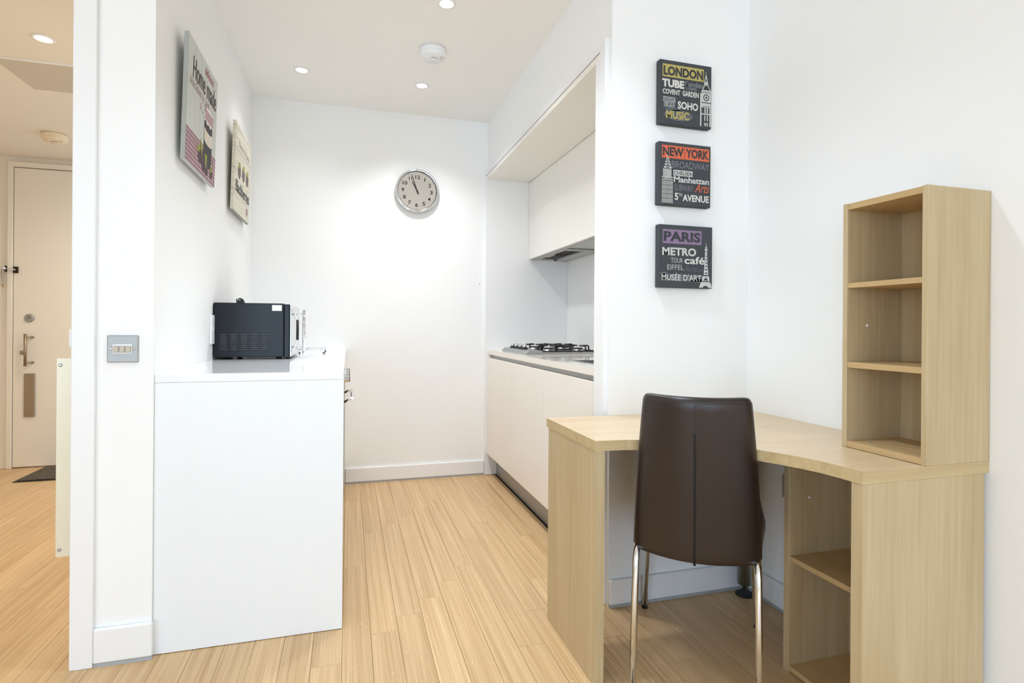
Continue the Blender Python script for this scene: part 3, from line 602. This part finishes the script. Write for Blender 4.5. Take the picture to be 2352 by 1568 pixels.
A.poly('tower_detail', [rct(.79, .955, .106, .112), rct(.825, .93, .205, .211)] + [[(.845 + k * .004, .24 + k * .055), (.918 - k * .004, .24 + k * .055), (.882, .265 + k * .055)] for k in range(6)] + [[(.83, .13), (.92, .13), (.875, .18)]], DK, .0006)
# left wall: kitchen prints
def board_mat(name, base, line, axis, n, m_):
    m = bpy.data.materials.new(name); m.use_nodes = True; nt = m.node_tree; L = nt.links.new; b = nt.nodes['Principled BSDF']; b.inputs['Roughness'].default_value = .7
    tc = nt.nodes.new('ShaderNodeTexCoord'); sp = nt.nodes.new('ShaderNodeSeparateXYZ'); L(tc.outputs['Object'], sp.inputs[0])
    ma = nt.nodes.new('ShaderNodeMath'); ma.operation = 'MULTIPLY'; ma.inputs[1].default_value = n; L(sp.outputs[axis], ma.inputs[0])
    fr = nt.nodes.new('ShaderNodeMath'); fr.operation = 'FRACT'; L(ma.outputs[0], fr.inputs[0])
    lt = nt.nodes.new('ShaderNodeMath'); lt.operation = 'LESS_THAN'; lt.inputs[1].default_value = .035; L(fr.outputs[0], lt.inputs[0])
    mp = nt.nodes.new('ShaderNodeMapping'); mp.inputs['Scale'].default_value = m_; ns = nt.nodes.new('ShaderNodeTexNoise'); ns.inputs['Scale'].default_value = 1; L(tc.outputs['Object'], mp.inputs[0]); L(mp.outputs[0], ns.inputs['Vector'])
    rp = nt.nodes.new('ShaderNodeValToRGB'); rp.color_ramp.elements[0].position = .3; rp.color_ramp.elements[1].position = .7
    rp.color_ramp.elements[0].color = (*s2l([v - 12 for v in base]), 1); rp.color_ramp.elements[1].color = (*s2l([min(255, v + 8) for v in base]), 1); L(ns.outputs['Fac'], rp.inputs[0])
    mx = nt.nodes.new('ShaderNodeMixRGB'); mx.inputs[2].default_value = (*s2l(line), 1); L(lt.outputs[0], mx.inputs[0]); L(rp.outputs[0], mx.inputs[1]); L(mx.outputs[0], b.inputs['Base Color']); return m
GRB = board_mat('print_grey_boards', (206, 209, 204), (176, 182, 178), 'X', 11, (120, 120, 4)); CRB = board_mat('print_cream_boards', (220, 214, 198), (160, 160, 148), 'Z', 9.3, (6, 40, 90))
TL = .016; tl = math.radians(1.55); G2 = 'kitchen canvases on the left wall'
c = canvas('canvas print of a blackberry jam jar reading Home made', (-.5795, 2.230, 1.6545), PI / 2, tl, .450, .456, TL, GRB, GRB, G2); A = Art(c, .45, .456, TL)
PK = ink('print_plum', (120, 74, 88)); PK2 = ink('print_pink', (186, 140, 148)); GW = ink('print_gingham_white', (236, 232, 230)); TXT = ink('print_brown_grey', (96, 84, 82)); RED = ink('print_red', (176, 84, 90)); MV = ink('print_rose', (172, 122, 126))
A.txt('Home made', .14, .95, .70, .875, TXT, .012); A.txt('delicious', .52, .83, .885, .96, RED, .0, .25); A.txt('blackberry jam', .06, .70, .60, .70, MV, -.012, .3)
A.poly('flourish', [[(.40, .585), (.41, .585), (.425, .553), (.455, .545), (.455, .538), (.42, .543)], rct(.46, .50, .53, .536)], MV, .0002)
A.rect('gingham_cloth', .0, 1.0, .0, .265, GW); A.poly('gingham_stripe', [rct(0, 1, .004 + k * .0355, .004 + k * .0355 + .0165) for k in range(8)], PK2, .0002)
A.poly('gingham_stripe', [rct(.004 + k * .0357, .004 + k * .0357 + .0165, 0, .265) for k in range(28)], PK, .0004)
A.poly('jam_jar', [[(.545, .13), (.555, .50), (.60, .54), (.80, .54), (.835, .50), (.84, .13), (.80, .115), (.58, .115)]], ink('print_jar', (72, 68, 72)), .0006)
A.poly('jar_label', [[(.552, .325), (.62, .308), (.70, .303), (.78, .308), (.838, .325), (.838, .435), (.78, .420), (.70, .415), (.62, .420), (.552, .435)]], ink('print_label', (222, 212, 196)), .0009)
A.poly('jar_cloth', [[(.52, .545), (.55, .49), (.59, .505), (.64, .475), (.70, .495), (.76, .475), (.81, .505), (.85, .48), (.88, .545), (.83, .60), (.72, .635), (.60, .615)]], GW, .0009)
A.poly('jar_cloth_check', [rct(.565 + k * .05, .585 + k * .05, .505, .605) for k in range(6)] + [rct(.55, .86, z, z + .014) for z in (.52, .548, .576)], PK2, .0012)
for e_ in (ell(.44, .145, .075, .06), ell(.56, .10, .07, .06), ell(.66, .085, .06, .055), ell(.50, .18, .05, .045), ell(.84, .09, .05, .04)): A.poly('blackberry', [e_], ink('print_berry', (88, 72, 80)), .0012)
A.poly('leaves', [[(.44, .30), (.47, .26), (.52, .255), (.49, .20), (.50, .13), (.46, .19)], [(.33, .20), (.40, .235), (.44, .22), (.40, .17), (.35, .16)], [(.59, .215), (.67, .21), (.66, .13), (.635, .075), (.61, .13)], [(.81, .17), (.85, .15), (.84, .10), (.80, .09)]], ink('print_leaf', (152, 158, 76)), .0015)
c = canvas('canvas print of three blackberries on cream boards reading Blackberries', (-.5795, 3.100, 1.6455), PI / 2, tl, .450, .456, TL, CRB, CRB, G2); A = Art(c, .45, .456, TL)
A.txt('Sweet & Juicy', .20, .90, .735, .835, ink('print_dusty_rose', (170, 146, 148)), -.01, .3)
for x, z in ((.27, .50), (.53, .52), (.78, .52)): A.poly('blackberry', [ell(x, z, .085, .092)], ink('print_berry_faded', (122, 104, 104)), .0)
A.poly('leaves', [[(x - .07, z + .05), (x - .02, z + .10), (x + .05, z + .095), (x + .08, z + .03), (x + .02, z + .045), (x - .03, z + .02)] for x, z in ((.27, .50), (.53, .52), (.78, .52))], ink('print_leaf_faded', (166, 166, 98)), .0003)
A.txt('Blackberries', .08, .95, .235, .37, ink('print_slate', (84, 86, 92)), .01)
A.poly('stamp', [rct(.78 + i * .03, .795 + i * .03, .07 + (i % 2) * .02, .15 + (i % 2) * .03) for i in range(4)] + [rct(.77, .90, .105, .115), rct(.77, .90, .15, .16)], ink('print_dusty_rose', (170, 146, 148)), .0)

# ------------------------------------------------------------------ corner desk
ZD, TD = .7266, .0306
dk = thing('corner_desk', 'oak effect corner desk with curved front edge and open shelves', 'desk', (1.25, 1.5, 0))
front = [(.7005, 1.4965), (.80, 1.4885), (.86, 1.471), (.91, 1.446), (.96, 1.412), (1.005, 1.372), (1.047, 1.326), (1.086, 1.2755), (1.112, 1.228), (1.134, 1.178), (1.150, 1.128), (1.157, 1.075), (1.1606, 1.0148)]
poly = front + [(XW - .0006, 1.0148), (XW - .0006, YP - .0006), (.7005, YP - .0006)]
tp = MB(); tp.prism(poly, ZD - TD + .0004, ZD, 'XY')
for i in range(len(tp.mi)): tp.mi[i] = 1
tp.mi[0] = tp.mi[1] = 0
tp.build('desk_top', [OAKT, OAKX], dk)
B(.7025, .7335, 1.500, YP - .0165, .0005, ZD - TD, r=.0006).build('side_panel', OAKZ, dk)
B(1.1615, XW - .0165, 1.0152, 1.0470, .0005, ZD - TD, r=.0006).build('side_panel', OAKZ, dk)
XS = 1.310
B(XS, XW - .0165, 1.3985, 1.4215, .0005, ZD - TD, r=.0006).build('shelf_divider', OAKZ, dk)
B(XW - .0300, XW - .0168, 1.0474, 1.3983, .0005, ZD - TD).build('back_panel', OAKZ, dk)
for z in (.3450, .0080): B(XS + .001, XW - .0302, 1.0474, 1.3983, z, z + .016, r=.0005).build('shelf', OAKY, dk)
MB().lathe([(.004, 0), (.004, -.001), (.002, -.002)], (1.385, 1.3984, .535), 'Y', 12).build('cam_fitting', WPLAS, dk)
MB().box(1.306, 1.316, 1.4218, 1.4305, .555, .635, r=.002).build('joining_bracket', STEELD, dk) if False else None
lg = MB().lathe([(.028, .045), (.028, ZD - TD)], (1.522, 1.858, 0), 'Z', 32).build('leg', STEEL, dk)
MB().lathe([(.035, .0005), (.035, .004), (.012, .008), (.012, .022), (.006, .024), (.006, .046)], (1.522, 1.858, 0), 'Z', 28).build('levelling_foot', BLACK, lg)
sk2 = thing('wall_socket', 'satin steel socket plate low on the wall behind the desk', 'socket', (XW, 1.72, .472))
B(XW - .008, XW - .0004, 1.630, 1.713, .430, .514, r=.002).build('face_plate', STEELD, sk2)
# shelf unit on the desk
BX, BY0, BY1, BZ0, BZ1 = 1.3569, 1.0140, 1.2560, ZD + .0004, 1.417
bs = thing('shelf_unit', 'narrow oak effect shelf unit with three open boxes on desk', 'shelf unit', ((BX + XW) / 2, (BY0 + BY1) / 2, ZD))
B(BX, XW - .001, BY0, BY0 + .0135, BZ0, BZ1, r=.0006).build('side_panel', OAKZ, bs)
B(BX, XW - .001, BY1 - .0150, BY1, BZ0, BZ1, r=.0006).build('side_panel', OAKZ, bs)
B(XW - .0155, XW - .0015, BY0 + .0137, BY1 - .0152, BZ0, BZ1 - .001).build('back_panel', OAKZ, bs)
for i, (z0, z1) in enumerate(((BZ1 - .018, BZ1 - .001), (1.1775, 1.1915), (.9525, .9680), (BZ0 + .001, .7450))):
    o = B(BX + .0015, XW - .0157, BY0 + .0137, BY1 - .0152, z0, z1, r=.0005).build('top_panel' if i == 0 else 'shelf' if i < 3 else 'bottom_panel', OAKY, bs)
    if i in (0, 3):
        for x in (1.40, 1.50):
            zz = z0 - .0006 if i == 0 else z1 + .0006
            MB().lathe([(.006, -.0005), (.006, .0005)], (x, BY1 - .055, zz), 'Z', 14).build('cam_fitting', STEELD, o)
MB().lathe([(.0045, 0), (.0045, -.001), (.002, -.002)], (1.43, BY1 - .0151, 1.072), 'Y', 12).build('cam_fitting', WPLAS, bs)

# ------------------------------------------------------------------ chair
TH = math.radians(36.56)
chn = thing('dining_chair', 'brown faux leather chair with curved back and chrome tube legs', 'chair', (.9602, 1.3782, 0), (0, 0, -TH), local=True)
WBt, WTp, ZBt, ZTp, REC, BUL = .1779, .1441, .404, .8758, .0596, .0684
def back_fn(p):
    s = p.x; t = (p.z + 1) / 2          # s in -1..1, t in 0..1, p.y carries the thickness
    W = WBt + (WTp - WBt) * t + .004 * math.sin(t * PI)
    yy = -REC * t - BUL * (1 - s * s) * (.92 + .08 * t)
    return (W * s, yy + .016 + p.y, ZBt + (ZTp - ZBt) * t)
mbk = MB(); RS = .016
bm = bmesh.new(); bmesh.ops.create_cube(bm, size=2); bmesh.ops.subdivide_edges(bm, edges=bm.edges[:], cuts=15, use_grid_fill=True)
hx, hy, hz = .165, .016, .236
for v in bm.verts:
    p = [math.sin(v.co[i] * PI / 2) * (hx, hy, hz)[i] for i in range(3)]
    # round the outline corners in XZ, then the edge section
    rc = .022; ox = max(0, abs(p[0]) - (hx - rc)); oz = max(0, abs(p[2]) - (hz - rc)); L_ = math.hypot(ox, oz)
    if ox > 0 and oz > 0:
        mxv = max(ox, oz) / L_
        p[0] = math.copysign(hx - rc + ox * mxv, p[0]); p[2] = math.copysign(hz - rc + oz * mxv, p[2])
    e = min(hx - abs(p[0]), hz - abs(p[2])); ox = max(0, abs(p[0]) - (hx - rc)); oz = max(0, abs(p[2]) - (hz - rc))
    if ox > 0 and oz > 0: e = rc - math.hypot(ox, oz)
    e = max(0, e); th = 1 if e > hy else math.sqrt(max(0, 1 - ((hy - e) / hy) ** 2))
    q = Vector((p[0] / hx, p[1] * th, p[2] / hz)); v.co = Vector(back_fn(q))
bm.verts.index_update(); mbk.add([v.co for v in bm.verts], [[v.index for v in f.verts] for f in bm.faces], True); bm.free()
bk_ = mbk.build('backrest', LEATHER, chn)
def back_pt(s, t, off): 
    x, y, z = back_fn(Vector((s, -.016 - off, t * 2 - 1))); return (x, y, z)
for dx in (-.011, .011): MB().tube([back_pt(dx, t / 24, .0000) for t in range(0, 20)], .0014, 6).build('seam', SEAM, bk_)
MB().tube([back_pt(0, t / 24, -.0006) for t in range(0, 20)], .0012, 6).build('seam', SEAM, bk_)
MB().tube([back_pt(-.86 + 1.72 * i / 30, .966, -.0012) for i in range(31)], .0009, 6).build('top_stitch', SEAM, bk_)
MB().tube([back_pt(0, .80 + .165 * i / 8, -.0002) for i in range(9)], .0006, 6).build('stitch_line', SEAM, bk_)
def seat_fn(p):
    u = (p.y + 1) / 2
    W = .174 + .027 * min(1, u * 2.0)
    yy = .014 + u * .416 - .050 * (1 - p.x ** 2) * (1 - u)
    zz = .440 + .016 * u + p.z - .014 * (1 - p.x ** 2) * math.sin(u * PI)
    return (W * p.x, yy, zz)
st = MB(); st.rbox(.20, .23, .040, .034, 11, lambda p: seat_fn(Vector((p.x / .20, p.y / .23, p.z)))); st.build('seat', LEATHER, chn)
def leg(pts, r=.0100):
    o = MB().tube(pts, r, 18).build('leg', CHROME, chn); return o
for sgn in (-1, 1):
    o = leg([(sgn * .1645, .045, .415), (sgn * .1645, .005, .412), (sgn * .1645, -.012, .400), (sgn * .1650, -.021, .375), (sgn * .1665, -.030, .25), (sgn * .1700, -.046, .004)])
    MB().lathe([(.0112, .0003), (.0112, .010), (.010, .012)], (sgn * .1700, -.0465, 0), 'Z', 16).build('foot_cap', RUBBER, o)
    o = leg([(sgn * .150, .30, .425), (sgn * .158, .345, .423), (sgn * .166, .372, .41), (sgn * .1705, .388, .38), (sgn * .1953, .4721, .004)])
    MB().lathe([(.0112, .0003), (.0112, .010), (.010, .012)], (sgn * .1953, .4721, 0), 'Z', 16).build('foot_cap', RUBBER, o)
MB().tube([(-.1645, .045, .415), (-.12, .06, .412), (.12, .06, .412), (.1645, .045, .415)], .008, 12).tube([(-.150, .30, .425), (.150, .30, .425)], .008, 12).build('seat_frame', CHROME, chn)
